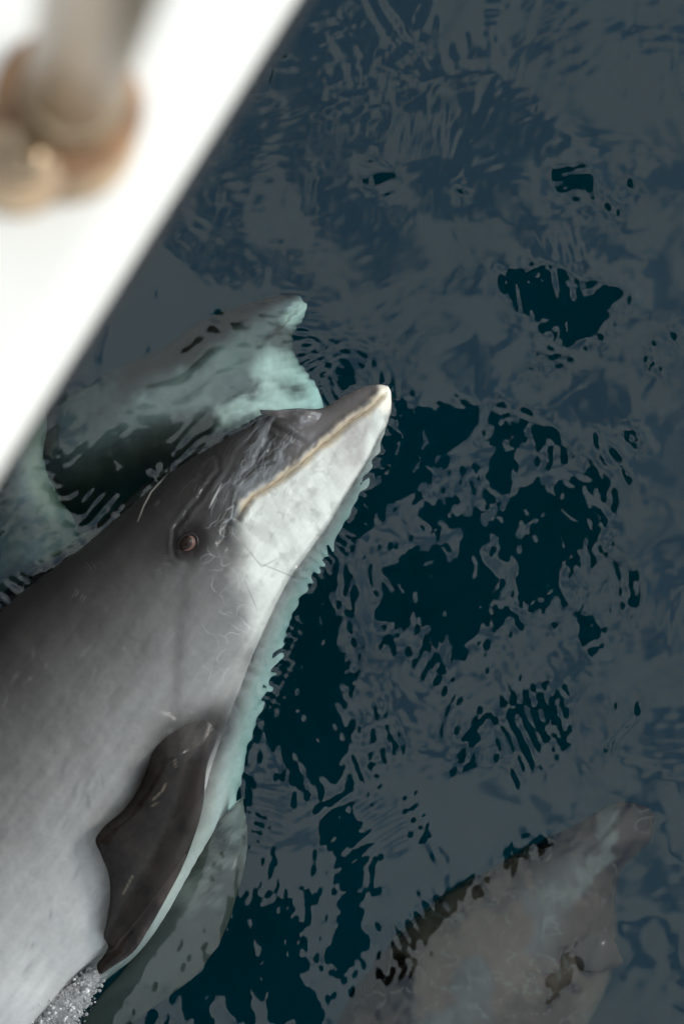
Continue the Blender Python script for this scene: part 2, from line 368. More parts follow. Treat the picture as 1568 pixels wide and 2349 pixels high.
def loft(stations, nst, ntop, nbot, pw=.9, dense=None, roll=0.0):
    """body from (U, L, crown height, half thickness): U back edge and L belly edge in photo pixels.
    returns verts, faces, and px, v (0 back..1 belly), s, top flag"""
    T = [0]
    for a, b in zip(stations[:-1], stations[1:]):
        ma = (np.array(a[0])+np.array(a[1]))/2; mb = (np.array(b[0])+np.array(b[1]))/2
        T.append(T[-1]+max(8, np.linalg.norm(mb-ma)))
    Y = np.array([[*s[0], *s[1], s[2], s[3]] for s in stations], float); T = np.array(T)
    if dense:      # more rings where the camera looks
        xp = np.r_[0, np.cumsum([dense[0], dense[1], dense[2]])]; t = np.interp(np.linspace(0, xp[-1], nst), xp, [0, 620, 1750, T[-1]])
    else: t = np.linspace(0, T[-1], nst)
    Q = catmull(T, Y, t)
    tu = np.linspace(0, math.pi, ntop, endpoint=False); ta = np.arccos(1-2*tu/math.pi); tu = .45*tu+.55*ta
    th = np.concatenate([tu, np.linspace(math.pi, 2*math.pi, nbot, endpoint=False)])
    a = np.cos(th); sn = np.sin(th); zz = np.sign(sn)*np.abs(sn)**pw
    U, Lp, crown, hw = Q[:, 0:2], Q[:, 2:4], Q[:, 4], np.maximum(Q[:, 5], .002)
    mid = (U+Lp)/2; half = (U-Lp)/2
    px = mid[:, None]+a[None, :, None]*half[:, None]
    zc = crown-hw
    zf = (zc[:, None]+hw[:, None]*zz[None]-(np.interp(t, [0, 60, 240, 900, 1400, 2000], [0, .01, roll, roll, roll*.35, 0])[:, None])*smoothstep(.87, 1.0, (1-a)/2)[None]).ravel(); zt = np.where(np.tile(sn > -1e-6, nst), zf, zf)
    zt = np.where(np.tile(sn > -1e-6, nst), zt, np.repeat(zc, len(th))-np.tile(0*a, nst))
    P = W2(px.reshape(-1, 2), zt); P[:, 2] = zf
    F = grid_faces(nst, len(th), wrap=True)
    v = np.tile((1-a)/2, nst); s = np.repeat(t, len(th)); top = np.tile(sn > -1e-6, nst)
    m = len(th)
    e0, e1 = len(P), len(P)+1
    P = np.vstack([P, P[:m].mean(0), P[-m:].mean(0)])
    px = np.vstack([px.reshape(-1, 2), px[0].mean(0), px[-1].mean(0)])
    v = np.append(v, [.5, .5]); s = np.append(s, [0, t[-1]]); top = np.append(top, [True, True])
    k = np.arange(m); k2 = (k+1) % m
    tri = np.vstack([np.stack([np.full(m, e0), k2, k], 1), np.stack([np.full(m, e1), (nst-1)*m+k, (nst-1)*m+k2], 1)])
    return dict(P=P, F=F, T=tri, px=px, v=v, s=s, top=top, n=nst, m=m, U=np.array([q[0] for q in stations], float), L=np.array([q[1] for q in stations], float))
def blade(edgeA, edgeB, zs, th, n=80, m=40, over=None):
    """a fin: two edges in photo pixels root to tip, height and half thickness along it"""
    A = np.asarray(edgeA, float); B = np.asarray(edgeB, float)
    def res(E):
        d = np.r_[0, np.cumsum(np.linalg.norm(np.diff(E, axis=0), axis=1))]; d /= d[-1]
        return catmull(d, E, np.linspace(0, 1, n))
    A, B = res(A), res(B); u = np.linspace(0, 1, n)
    z = catmull(np.linspace(0, 1, len(zs)), np.array(zs)[:, None], u)[:, 0]; h = catmull(np.linspace(0, 1, len(th)), np.array(th)[:, None], u)[:, 0]
    ph = np.linspace(0, 2*math.pi, m, endpoint=False); a = np.cos(ph); sn = np.sin(ph)
    px = (A+B)[:, None]/2+a[None, :, None]*((A-B)/2)[:, None]
    zv = np.repeat(z, m)
    if over is not None:
        uu = np.repeat(u, m); zb = over(px.reshape(-1, 2))+.010*smoothstep(.0, .3, uu)-.05*(1-smoothstep(.0, .16, uu)); zv = np.maximum(zb+.008*smoothstep(.2, .6, uu), .016*smoothstep(.5, .7, uu)-1*(uu < .5))
        for _ in range(6): g_ = zv.reshape(n, m); zv = ((np.roll(g_, 1, 0)*(np.arange(n) > 0)[:, None]+g_*(np.arange(n) == 0)[:, None]+g_)/2).ravel()
    P = W2(px.reshape(-1, 2), zv); P[:, 2] += (h[:, None]*sn[None]).ravel()
    F = grid_faces(n, m, wrap=True); k = np.arange(m); k2 = (k+1) % m
    P = np.vstack([P, P[:m].mean(0), P[-m:].mean(0)]); pxx = np.vstack([px.reshape(-1, 2), px[0].mean(0), px[-1].mean(0)])
    tri = np.vstack([np.stack([np.full(m, n*m), k2, k], 1), np.stack([np.full(m, n*m+1), (n-1)*m+k, (n-1)*m+k2], 1)])
    return dict(P=P, F=F, T=tri, px=pxx, u=np.append(np.repeat(u, m), [0, 1]), a=np.append(np.tile(a, n), [0, 0]))
def join_mesh(name, parts, cols):
    off = 0; V = []; loops = []; starts = []; pos = 0
    for p in parts:
        V.append(p['P']); q = (p['F']+off).ravel(); tr = (p['T']+off).ravel()
        loops += [q, tr]; starts += [pos+np.arange(0, q.size, 4), pos+q.size+np.arange(0, tr.size, 3)]; pos += q.size+tr.size; off += len(p['P'])
    V = np.vstack(V); loops = np.concatenate(loops).astype(np.int32); starts = np.concatenate(starts).astype(np.int32)
    me = bpy.data.meshes.new(name); me.vertices.add(len(V)); me.vertices.foreach_set('co', V.astype(np.float32).ravel())
    me.loops.add(len(loops)); me.loops.foreach_set('vertex_index', loops); me.polygons.add(len(starts)); me.polygons.foreach_set('loop_start', starts)
    me.update(calc_edges=True)
    ca = me.color_attributes.new('skin', 'FLOAT_COLOR', 'POINT')
    C = np.vstack(cols); C = np.hstack([np.clip(C, .003, .9), np.ones((len(C), 1))]).astype(np.float32); ca.data.foreach_set('color', C.ravel())
    me.validate()
    return me
def lerp(C, c1, w):
    return C*(1-w[:, None])+np.asarray(c1)[None]*w[:, None]

MOUTH = [(884,900),(862,922),(838,943),(800,968),(765,1000),(725,1030),(692,1062),(655,1090),(612,1120),(577,1140),(560,1160),(545,1190)]
def main_dolphin():
    st = [ # U, L, crown, half thickness
     ((890,884),(898,902),-.001,.010), ((872,881),(899,928),.007,.018), ((835,886),(891,965),.012,.024), ((790,905),(876,1010),.016,.030),
     ((735,936),(858,1060),.020,.036), ((680,936),(835,1110),.024,.044), ((618,944),(808,1165),.030,.058), ((545,978),(778,1225),.036,.075),
     ((450,1026),(738,1290),.042,.095), ((345,1098),(698,1355),.046,.115), ((235,1190),(664,1430),.050,.135), ((125,1274),(640,1500),.053,.150),
     ((35,1335),(606,1600),.056,.165),      ((-50,1405),(572,1700),.058,.178), ((-150,1490),(548,1795),.058,.186), ((-245,1590),(524,1890),.055,.188),
     ((-330,1700),(470,1992),.056,.188), ((-430,1810),(398,2098),.060,.184), ((-520,1900),(318,2190),.062,.180), ((-610,1980),(238,2256),.062,.174), ((-740,2090),(110,2390),.05,.165),
     ((-910,2230),(-60,2560),.0,.145), ((-1130,2410),(-280,2730),-.06,.12), ((-1380,2600),(-580,2900),-.12,.095), ((-1640,2800),(-970,3060),-.18,.070),
((-1880,3000),(-1420,3220),-.24,.048), ((-2080,3210),(-1800,3380),-.29,.034), ((-2230,3400),(-2080,3510),-.33,.02)]
    st = [(u_, l_, max(c_, .54*h_) if c_ >= .012 and u_[1] < 2100 else c_, h_) for u_, l_, c_, h_ in st]
    b = loft(st, 1260, 430, 50, dense=(480, 660, 120), roll=.165)
    P, px, v, top = b['P'], b['px'], b['v'], b['top']
    # ---- relief on the upper side
    n0 = fbm(px[:, 0]/60, px[:, 1]/60, 3)-.5
    dz = n0*.004
    dm, al = seg_dist(px, MOUTH)
    dz += -.0035*np.exp(-(dm/5)**2) + .003*np.exp(-((dm-14)/8)**2)*(al > .01)
    # crease between melon and beak and the folds behind it
    FOLDS = [([(596,960),(640,984),(680,1008),(704,1018)], .004, 6), ([(585,1070),(592,1040),(612,1012),(645,1000)], .0025, 4), ([(470,1030),(500,1062),(470,1120),(425,1180),(398,1222),(400,1275),(430,1292)], .0022, 5), ([(545,1190),(520,1205),(500,1260)], .002, 6)]
    for pl, dp, w in FOLDS:
        pl = catmull(np.arange(len(pl)), pl, np.linspace(0, len(pl)-1, 24)); pl = pl+(np.stack([fbm(pl[:, 0]/15, pl[:, 1]/15, 2), fbm(pl[:, 1]/15+9, pl[:, 0]/15, 2)], 1)-.5)*10
        d, al_ = seg_dist(px, pl); dz += (-dp*np.exp(-(d/w)**2)+dp*.5*np.exp(-((d-2.2*w)/w)**2))*np.sin(np.pi*np.clip(al_, .02, .98))
    fu = (px[:, 0]*.52-px[:, 1]*.85)/110; fv = (px[:, 0]*.85+px[:, 1]*.52)/20      # wrinkles run from eye to beak
    wr = fbm(fu+.8*fbm(px[:, 0]/60, px[:, 1]/60, 2), fv+2.2*fbm(px[:, 0]/70+5, px[:, 1]/70, 2), 3)
    wzone = np.exp(-(((px[:, 0]-560)*.7+(px[:, 1]-1090)*.71)/120)**2-(((px[:, 0]-560)*.71-(px[:, 1]-1090)*.7)/150)**2)
    dz += (wr-.5)*.006*wzone
    ex, ey = px[:, 0]-430, px[:, 1]-1246; de = np.hypot((ex*.75-ey*.66)/60, (ex*.66+ey*.75)/46)
    dz += .006*np.exp(-(de/1.3)**2) - .007*np.exp(-(de/.6)**2)
    d, _ = seg_dist(px, [(425,1300),(410,1420),(404,1560),(400,1640)]); dz += -.0012*np.exp(-(d/16)**2)
    d, _ = seg_dist(px, [(495,1650),(440,1660),(380,1700),(330,1770)]); dz += .004*np.exp(-(d/60)**2)
    edge = smoothstep(0, .06, v)*smoothstep(1, .94, v)
    P[:, 2] += dz*np.where(top, 1, 0)*edge
    # ---- colour of the skin
    x, y = px[:, 0], px[:, 1]
    UP = b['U']; du, _ = seg_dist(px, UP[4:17:1])
    du = du*.84 + 46*(fbm(x/150, y/150, 3)-.5) + 14*(fbm(x/28, y/28, 3)-.5)
    lum = np.interp(du, [0, 60, 120, 200, 280, 400, 620, 850], [.014, .018, .032, .058, .092, .140, .195, .25])
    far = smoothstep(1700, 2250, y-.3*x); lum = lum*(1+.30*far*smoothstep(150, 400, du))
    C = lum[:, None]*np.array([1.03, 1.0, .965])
    white = np.array([.375, .375, .345])
    # white throat and belly strip
    lowj = smoothstep(-6, 30, (x-545)*.55+(y-1190)*.84 - 0) 
    thr, _ = seg_dist(px, MOUTH+[(520,1300),(545,1420),(548,1540),(520,1640),(500,1720),(470,1850),(400,2000)])
    side = (np.interp(y, [880, 905, 968, 1062, 1140, 1190, 1300, 1420, 1540, 1640, 1720, 1850, 2000, 2400], [884, 880, 800, 692, 577, 545, 530, 556, 556, 525, 500, 470, 420, 300]))
    ww_ = np.interp(y, [1090, 1150, 1220, 1320, 1600], [5, 16, 48, 74, 84])
    wht = smoothstep(-ww_*.4, ww_, x-side+ww_*.7*(fbm(x/60, y/60, 4)-.5))
    tex = fbm((x*.5+y*.85)/120+1.5*fbm(x/70, y/70, 2), (x*.85-y*.5)/26, 4)
    C = lerp(C, white, wht*(.97-.16*smoothstep(.45, .7, tex)-.22*smoothstep(.55, .75, fbm(x/24, y/24, 4))))
    C = lerp(C, [.68, .66, .60], smoothstep(.895, .965, v+.02*(fbm(x/30, y/30, 3)-.5))*smoothstep(2250, 2050, y)*smoothstep(930, 1010, y)*.9)  # belly rim painted extra white to offset the dimming under water
    # upper jaw grey, beak
    beak = smoothstep(610, 700, x)*(x < side)
    C = lerp(C, [.088, .080, .079], np.clip(beak, 0, 1)*.9)
    fold = smoothstep(.0, 1, np.exp(-(((x-615)*.55-(y-1050)*.84)/130)**2-(((x-615)*.84+(y-1050)*.55)/62)**2)*1.6)*(x < side-6)
    C = lerp(C, [.17, .178, .19], fold*.8*smoothstep(.35, .75, wr*.7+.3*fbm(x/26, y/26, 3)))
    C = lerp(C, [.33, .34, .35], fold*.20*np.exp(-((wr-.52)/.010)**2))
    C = lerp(C, [.05, .05, .052], wzone*.5*np.exp(-((wr-.40)/.02)**2)*(x < side))
    # grey-beige tone on the lower jaw towards the tip
    C = lerp(C, [.215, .195, .18], smoothstep(690, 850, x+.4*(1000-y)+60*(fbm(x/50, y/50, 3)-.5))*(x > side)*smoothstep(868, 846, x-.2*(930-y))*.75*(.5+fbm(x/14, y/14, 3)))
    C = lerp(C, [.56, .51, .42], smoothstep(858, 880, x)*smoothstep(960, 925, y)*.9)
    # yellow lip, dark mouth line
    lip = np.exp(-((dm+8*(fbm(x/20+9, y/20, 3)-.5))/(3+14*(fbm(x/16, y/16, 4))))**2)*smoothstep(.0, .04, al)*smoothstep(1, .9, al)
    C = lerp(C, [.42, .35, .255], np.clip(lip*.85, 0, 1))
    C = lerp(C, [.13, .085, .055], np.exp(-((dm+9*(fbm(x/34, y/34, 3)-.5))/1.6)**2)*.62*(.35+.65*smoothstep(.35, .6, fbm(x/18, y/18, 2)+.2)))
    # dark eye patch with the stripe towards the beak
    d, a2 = seg_dist(px, [(430,1248),(455,1190),(490,1120),(530,1050),(560,1000)])
    C = lerp(C, [.026, .024, .024], np.clip(np.exp(-(d/(40-16*a2+22*(fbm(x/30, y/30, 3)-.5)))**4)*(.95-.35*a2), 0, 1))
    C = lerp(C, [.012, .010, .010], np.exp(-(de/1.0)**4))
    d, a2 = seg_dist(px, [(420,1300),(412,1400),(404,1560),(395,1660)])
    C = lerp(C, [.058, .055, .054], np.exp(-(d/15)**2)*.7*(1-.4*a2))
    d, _ = seg_dist(px, [(395,1690),(440,1670),(490,1650)])
    C = lerp(C, [.03, .027, .026], np.exp(-(d/42)**2)*.85)
    d, _ = seg_dist(px, [(345,1790),(390,1735),(450,1690),(488,1668)]); C = lerp(C, [.016, .0145, .0135], np.exp(-((d+16*(fbm(x/20, y/20, 3)-.5))/48)**2)*.95)
    # tooth rakes, nicks and scuffs
    rr = np.random.default_rng(3)
    def raked(pl, w, col, k):
        nonlocal C
        pl = np.asarray(pl, float); lo = pl.min(0)-w*4; hi = pl.max(0)+w*4
        i = np.where((x > lo[0]) & (x < hi[0]) & (y > lo[1]) & (y < hi[1]) & top)[0]
        if not len(i): return
        dd, aa = seg_dist(px[i], pl); ww = k*np.exp(-(dd/w)**2)*np.sin(np.pi*np.clip(aa, .04, .96))**.5
        C[i] = lerp(C[i], col, ww)
    raked([(316,1196),(330,1160),(347,1128),(368,1105),(388,1082)], 1.5, (.36, .34, .31), .85)
    raked([(480,1165),(492,1140),(508,1110)], 2.2, (.42, .42, .41), .7); raked([(520,1170),(535,1160),(528,1190),(512,1200)], 1.8, (.4, .4, .4), .6)
    for k in range(60):                                    # tooth rakes in parallel sets
        cx_, cy_ = rr.uniform(0, 620), rr.uniform(1040, 2349); a = rr.uniform(0, 3.14) if rr.random() < .4 else math.radians(-55)+rr.normal()*.3
        bend = rr.normal()*.4; lum = (rr.uniform(.14, .24) if cy_ < 1800 else rr.uniform(.22, .33)); kk = rr.uniform(.10, .34); gap = rr.uniform(5, 9); L0 = rr.uniform(8, 40)
        for j in range(rr.integers(1, 5)):
            ln = L0*rr.uniform(.5, 1.1); ox, oy = -math.sin(a)*gap*j+rr.normal()*1.5, math.cos(a)*gap*j+rr.normal()*1.5
            raked([(cx_+ox+math.cos(a+bend*t)*ln*(t-.5), cy_+oy+math.sin(a+bend*t)*ln*(t-.5)) for t in np.linspace(0, 1, 5)], rr.uniform(.8, 1.5), (lum, lum, lum*.98), kk*rr.uniform(.5, 1))
    for k in range(60):                                    # dark smudgy marks on the pale flank
        cx_, cy_ = rr.uniform(0, 420), rr.uniform(1450, 2250); a = math.radians(110)+rr.normal()*.3; ln = rr.uniform(10, 46)
        raked([(cx_-math.cos(a)*ln/2, cy_-math.sin(a)*ln/2), (cx_+math.cos(a)*ln/2, cy_+math.sin(a)*ln/2)], rr.uniform(3, 6), (.1, .098, .096), rr.uniform(.25, .55))
    for pl in ([(590,1290),(640,1310),(690,1330)], [(470,1360),(540,1400),(580,1440)], [(560,1330),(590,1400)], [(500,1365),(560,1385)], [(560,1250),(600,1300),(640,1280)]): raked(pl, 1.5, (.1, .1, .1), .6)
    for pl in ([(180,1850),(200,1800),(215,1770)], [(205,1855),(200,1815)], [(165,1830),(180,1790)], [(140,1790),(150,1740)]): raked(pl, 5, (.1, .1, .098), .7)
    for k in range(70):                                    # swirls of lighter skin on the cheek
        cx_, cy_ = rr.uniform(480, 690), rr.uniform(1190, 1560); pl = [(cx_, cy_)]; a = rr.uniform(0, 6.3)
        for q in range(9): a += rr.normal()*.4; pl.append((pl[-1][0]+math.cos(a)*5, pl[-1][1]+math.sin(a)*5))
        raked(pl, 1.0, (.34, .345, .34), rr.uniform(.10, .30))
    for k in range(90):                                    # fine creases from the eye to the beak
        f_ = rr.uniform(0, 1); cx_, cy_ = 500+170*f_+rr.normal()*26, 1190-190*f_+rr.normal()*26; a = math.atan2(-.85, .52)+rr.normal()*.22; ln = rr.uniform(14, 60)
        pl = [(cx_+math.cos(a)*ln*t+rr.normal()*1.6, cy_+math.sin(a)*ln*t+rr.normal()*1.6) for t in np.linspace(-.5, .5, 6)]
        dark_ = rr.random() < .4
        raked(pl, rr.uniform(.9, 1.5), (.03, .03, .031) if dark_ else (.22, .23, .24), rr.uniform(.15, .45))
    dl, _ = seg_dist(px, b['L'][12:18]); C = lerp(C, [.085, .092, .080], smoothstep(210, 40, dl+60*(fbm(x/80, y/80, 3)-.5))*smoothstep(1880, 2080, y)*.0)
    flow = fbm((x*.6-y*.8)/90+fbm(x/80, y/80, 2), (x*.8+y*.6)/16, 4)
    C *= (1+.10*(fbm(x/8, y/8, 3)-.5)+.22*(fbm(x/60, y/60, 3)-.5)+.26*(flow-.5))[:, None]
    # ---- flipper, flukes, dorsal fin
    b['tz'] = P[:, 2]
    def tz(p):
        i = np.where(top)[0]; return P[i[np.argmin(np.hypot(px[i, 0]-p[0], px[i, 1]-p[1]))], 2]
    gs = 6; gw, gh = 200, 270; zm = np.full((gh, gw), -9.0); ti = np.where(top)[0]; ti = ti[(px[ti, 0] > -200) & (px[ti, 0] < 980) & (px[ti, 1] > 850) & (px[ti, 1] < 2440)]
    np.maximum.at(zm, (((px[ti, 1]-850)/gs).astype(int), ((px[ti, 0]+200)/gs).astype(int)), P[ti, 2])
    zf_ = np.where(zm > -8, zm, 0); wt_ = (zm > -8).astype(float); zsm = blur(zf_, 4)/np.maximum(blur(wt_, 4), .02); zsm = np.where(blur(wt_, 4) > .05, zsm, 0)
    def over(q):
        gy_ = np.clip((q[:, 1]-850)/gs-.5, 0, gh-1.01); gx_ = np.clip((q[:, 0]+200)/gs-.5, 0, gw-1.01); j = gy_.astype(int); i = gx_.astype(int); v_ = gy_-j; u_ = gx_-i
        return (zsm[j, i]*(1-u_)+zsm[j, i+1]*u_)*(1-v_)+(zsm[j+1, i]*(1-u_)+zsm[j+1, i+1]*u_)*v_
    zr = [tz(p) for p in ((430,1670),(410,1750),(380,1850),(350,1930),(320,2040),(280,2140),(232,2232))]
    zz = [zr[0]-.060, zr[1]-.012, zr[2]+.008, zr[3]+.016, zr[4]+.022, max(zr[5], 0)+.024, max(zr[6], 0)+.018]
    fl = blade([(496,1600),(500,1680),(474,1760),(465,1850),(440,1935),(412,2003),(386,2052),(345,2125),(300,2190),(262,2216),(232,2236)],
               [(352,1640),(348,1725),(322,1800),(285,1856),(236,1900),(219,1926),(232,1962),(250,2010),(252,2065),(244,2120),(238,2150),(248,2172),(236,2195),(222,2216),(226,2234)],
               zz, [.040, .030, .019, .014, .011, .008, .003], 220, 90, over)
    fx, fy = fl['px'][:, 0], fl['px'][:, 1]
    CF = np.tile([.0085, .0066, .0056], (len(fx), 1))
    CF = lerp(CF, [.030, .023, .021], smoothstep(.5, .98, fl['a'])*.6)
    CF = lerp(CF, [.035, .032, .031], smoothstep(.25, .05, fl['u'])*.8)
    CF *= (1+1.3*(fbm(fx/30, fy/50, 4)-.5)+.6*(fbm(fx/7, fy/7, 2)-.5))[:, None]
    for pl in ([(345,1835),(365,1815),(372,1800)], [(390,1745),(393,1760)], [(345,1850),(352,1842)], [(280,2050),(300,2010)]):
        d, _ = seg_dist(fl['px'], pl); CF = lerp(CF, [.10, .085, .06], np.exp(-(d/2.0)**2)*.5)
    flap = blade([(738,948),(694,940),(645,941),(618,940),(596,940)], [(690,1010),(662,992),(632,976),(618,962),(600,950)], [tz((700,985))-.022, tz((660,970))-.003, tz((630,968))-.008, -.004, -.016], [.018, .012, .008, .006, .003], 60, 40)
    fa, fb = flap['px'][:, 0], flap['px'][:, 1]; CP = np.tile([.088, .080, .080], (len(fa), 1)); CP = lerp(CP, [.19, .19, .20], smoothstep(.45, .7, fbm(fa/14, fb/14, 3))*smoothstep(600, 690, fa)*.7)
    fk1 = blade([(-2050,3250),(-2350,3250),(-2600,3330)], [(-2230,3480),(-2420,3420),(-2610,3345)], [-.30, -.20, -.10], [.02, .012, .004], 30, 24)
    fk2 = blade([(-2050,3300),(-2120,3650),(-2250,3900)], [(-2260,3440),(-2260,3650),(-2262,3900)], [-.32, -.45, -.58], [.02, .012, .004], 30, 24)
    dor = blade([(-720,2140),(-880,2060),(-1080,2090)], [(-1000,2340),(-1060,2240),(-1090,2110)], [-.10, -.09, -.08], [.03, .018, .005], 30, 24)
    fl2 = blade([(555,1830),(566,1930),(540,2060),(500,2165),(420,2262),(330,2325),(250,2390)], [(480,1900),(420,2010),(350,2130),(270,2240),(220,2300),(190,2360),(225,2395)], [-.12, -.09, -.10, -.12, -.16], [.02, .016, .012, .008, .004], 60, 40)   # the other flipper, below
    w2 = smoothstep(.4, .65, fbm(fl2['px'][:, 0]/60, fl2['px'][:, 1]/60, 4)); CF2 = np.tile([.042, .046, .040], (len(w2), 1)); CF2 = lerp(CF2, [.15, .155, .14], w2*smoothstep(2150, 2000, fl2['px'][:, 1]))  # pale patches painted in for broken white reflections on the water
    dk = lambda q: np.tile([.035, .033, .033], (len(q['px']), 1))
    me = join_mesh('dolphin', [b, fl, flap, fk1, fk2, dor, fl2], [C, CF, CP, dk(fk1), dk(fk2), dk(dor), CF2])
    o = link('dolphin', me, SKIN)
    tag(o, 'large scarred dolphin on its side at the surface with white throat and dark flipper', 'dolphin', 'dolphins swimming beside the boat')
    return o, b
dolphin, BODY = main_dolphin()
def top_z(pxy):
    i = np.where(BODY['top'])[0]; d = np.hypot(BODY['px'][i, 0]-pxy[0], BODY['px'][i, 1]-pxy[1]); return BODY['P'][i[np.argmin(d)], 2]

def eye(parent):
    zc = top_z((430, 1248)); c0 = W2([(430, 1248)], zc)[0]; s = .00053
    def ball(name, rx, ry, rz, mat, par, off=(0, 0, 0), n=24, rot=-35):
        V = []; a = math.radians(rot)
        for i in range(n+1):
            p = math.pi*i/n
            for k in range(2*n):
                q = math.pi*k/n; X, Y = rx*math.sin(p)*math.cos(q), ry*math.sin(p)*math.sin(q)
                V.append((c0[0]+off[0]+X*math.cos(a)-Y*math.sin(a), c0[1]+off[1]+X*math.sin(a)+Y*math.cos(a), c0[2]+off[2]+rz*math.cos(p)))
        return link(name, mesh(name, V, grid_faces(n+1, 2*n, wrap=True)), mat, par)
    e = ball('eye', .0112, .0088, .006, mottle(new_mat('eye_white', (.085, .045, .036), .4, Specular_IOR_Level=.12), 300, .5), parent, (0, 0, .0005), rot=52)
    ball('pupil', .0098, .0078, .0066, mottle(new_mat('eye_brown', (.010, .0045, .0035), .35, Specular_IOR_Level=.12), 400, .6), e, (-.0016, .0004, .0012), rot=52)
    # heavy rim of the lids
    pts = [(c0[0]+.0125*math.cos(t)*.62-.0100*math.sin(t)*.79, c0[1]+.0125*math.cos(t)*.79+.0100*math.sin(t)*.62, c0[2]+.001) for t in np.linspace(0, 2*math.pi, 40)]
    sweep('eyelid', pts, .0024, mottle(new_mat('lid_skin', (.009, .007, .007), .3, Specular_IOR_Level=.12), 200, .3), parent, 10, cap=False)
eye(dolphin)

def other_dolphin(st, label, fins=(), paint=None, nst=420, ntop=110, dk=(.05, .05, .05), wt=(.5, .52, .5), mouth=None, dmp=.0):
    b = loft(st, nst, ntop, 40)
    x, y, v = b['px'][:, 0], b['px'][:, 1], b['v']
    b['P'][:, 2] += (fbm(x/80, y/80, 3)-.5)*.012*np.where(b['top'], 1, 0)
    w = v+.16*(fbm(x/120, y/120, 3)-.5)
    C = np.tile(np.array(dk), (len(v), 1)); C = lerp(C, [.16, .165, .165], smoothstep(.12, .45, w)*(min(1, wt[0]/.11))); C = lerp(C, wt, smoothstep(.42, .72, w))
    if mouth:
        d, a = seg_dist(b['px'], mouth); C = lerp(C, [.05, .05, .05], np.exp(-(d/4)**2)*.8)
        b['P'][:, 2] -= .006*np.exp(-(d/6)**2)*np.where(b['top'], 1, 0)
    if paint is not None: C = paint(C, x, y)
    C *= (1+.4*(fbm(x/30, y/30, 4)-.5))[:, None]
    parts = [b]; cols = [C]
    for f, col in fins:
        q = blade(*f, 60, 30); parts.append(q); cc = np.tile(np.array(col), (len(q['px']), 1)); cc *= (1+.4*(fbm(q['px'][:, 0]/30, q['px'][:, 1]/30, 3)-.5))[:, None]; cols.append(cc)
    o = link('dolphin', join_mesh('dolphin', parts, cols), SKIN)
    return tag(o, label, 'dolphin', 'dolphins swimming beside the boat')

def paint2(C, x, y):
    q = np.stack([x, y], 1)
    for pl, w, col in (([(610,840),(690,862)], 34, (.58, .60, .54)), ([(520,960),(600,935),(720,925),(735,890)], 34, (.76, .78, .71)), ([(665,728),(698,712)], 20, (.5, .52, .46)),
                       ([(400,900),(470,860),(560,800)], 40, (.17, .18, .165)), ([(330,940),(450,930)], 36, (.20, .21, .2)), ([(150,980),(230,900)], 50, (.10, .105, .10))):
        d, _ = seg_dist(q, pl); d = d+46*(fbm(x/34, y/34, 4)-.5); d = d+30*(fbm(x/90, y/40, 3)-.5); C = lerp(C, col, smoothstep(w*1.5, 0, d))
    return C
# second: deeper, its head above and left of the big one's beak
other_dolphin([
 ((680,672),(702,700),-.13,.010), ((652,672),(694,728),-.13,.020), ((612,680),(672,764),-.13,.030), ((565,692),(676,814),-.135,.042), ((500,712),(716,868),-.14,.06), ((440,745),(738,925),-.14,.078),
 ((370,795),(700,985),-.13,.095), ((290,830),(610,1010),-.12,.115), ((215,870),(520,1030),-.13,.13), ((130,930),(430,1075),-.16,.135), ((30,1000),(330,1130),-.22,.135),
 ((-90,1080),(200,1230),-.34,.13), ((-260,1200),(40,1360),-.50,.11), ((-480,1370),(-200,1510),-.58,.085), ((-720,1560),(-500,1680),-.66,.055), ((-900,1720),(-780,1790),-.72,.03)],
 'mint tinted dolphin submerged behind the big dolphin\'s beak, nose pointing up and right',
 fins=[(([(-880,1700),(-1050,1680),(-1160,1720)], [(-900,1790),(-1040,1770),(-1162,1730)], [-.70, -.66, -.62], [.015, .01, .004]), (.05, .05, .05)),
       (([(-880,1720),(-960,1900),(-1060,2020)], [(-800,1790),(-900,1960),(-1050,2030)], [-.72, -.78, -.84], [.015, .01, .004]), (.05, .05, .05))],
 mouth=[(700,692),(668,716),(630,760),(590,790)], dk=(.030, .024, .021), wt=(.095, .095, .085), paint=paint2)
# third: pale body diving under the big one, cut by the boat's edge
other_dolphin([
 ((-70,1560),(-20,1590),-.60,.02), ((-60,1480),(60,1520),-.50,.05), ((-40,1400),(150,1420),-.40,.08), ((-10,1320),(185,1330),-.20,.10), ((0,1230),(178,1225),-.16,.105),
 ((-8,1140),(134,1135),-.13,.10), ((-20,1050),(106,1060),-.12,.09), ((-30,950),(112,960),-.14,.085), ((-30,850),(90,850),-.28,.075), ((-20,740),(70,735),-.34,.06), ((0,640),(60,635),-.40,.04), ((20,560),(50,556),-.44,.025)],
 'pale green grey dolphin under water between the boat edge and the big dolphin\'s back',
 fins=[(([(10,580),(-60,520),(-110,440)], [(40,556),(-20,500),(-105,436)], [-.44, -.44, -.44], [.015, .01, .004]), (.07, .07, .07)),
       (([(60,580),(120,520),(150,440)], [(30,556),(80,490),(145,436)], [-.44, -.44, -.44], [.015, .01, .004]), (.07, .07, .07))],
 dk=(.15, .15, .125), wt=(.25, .25, .205))
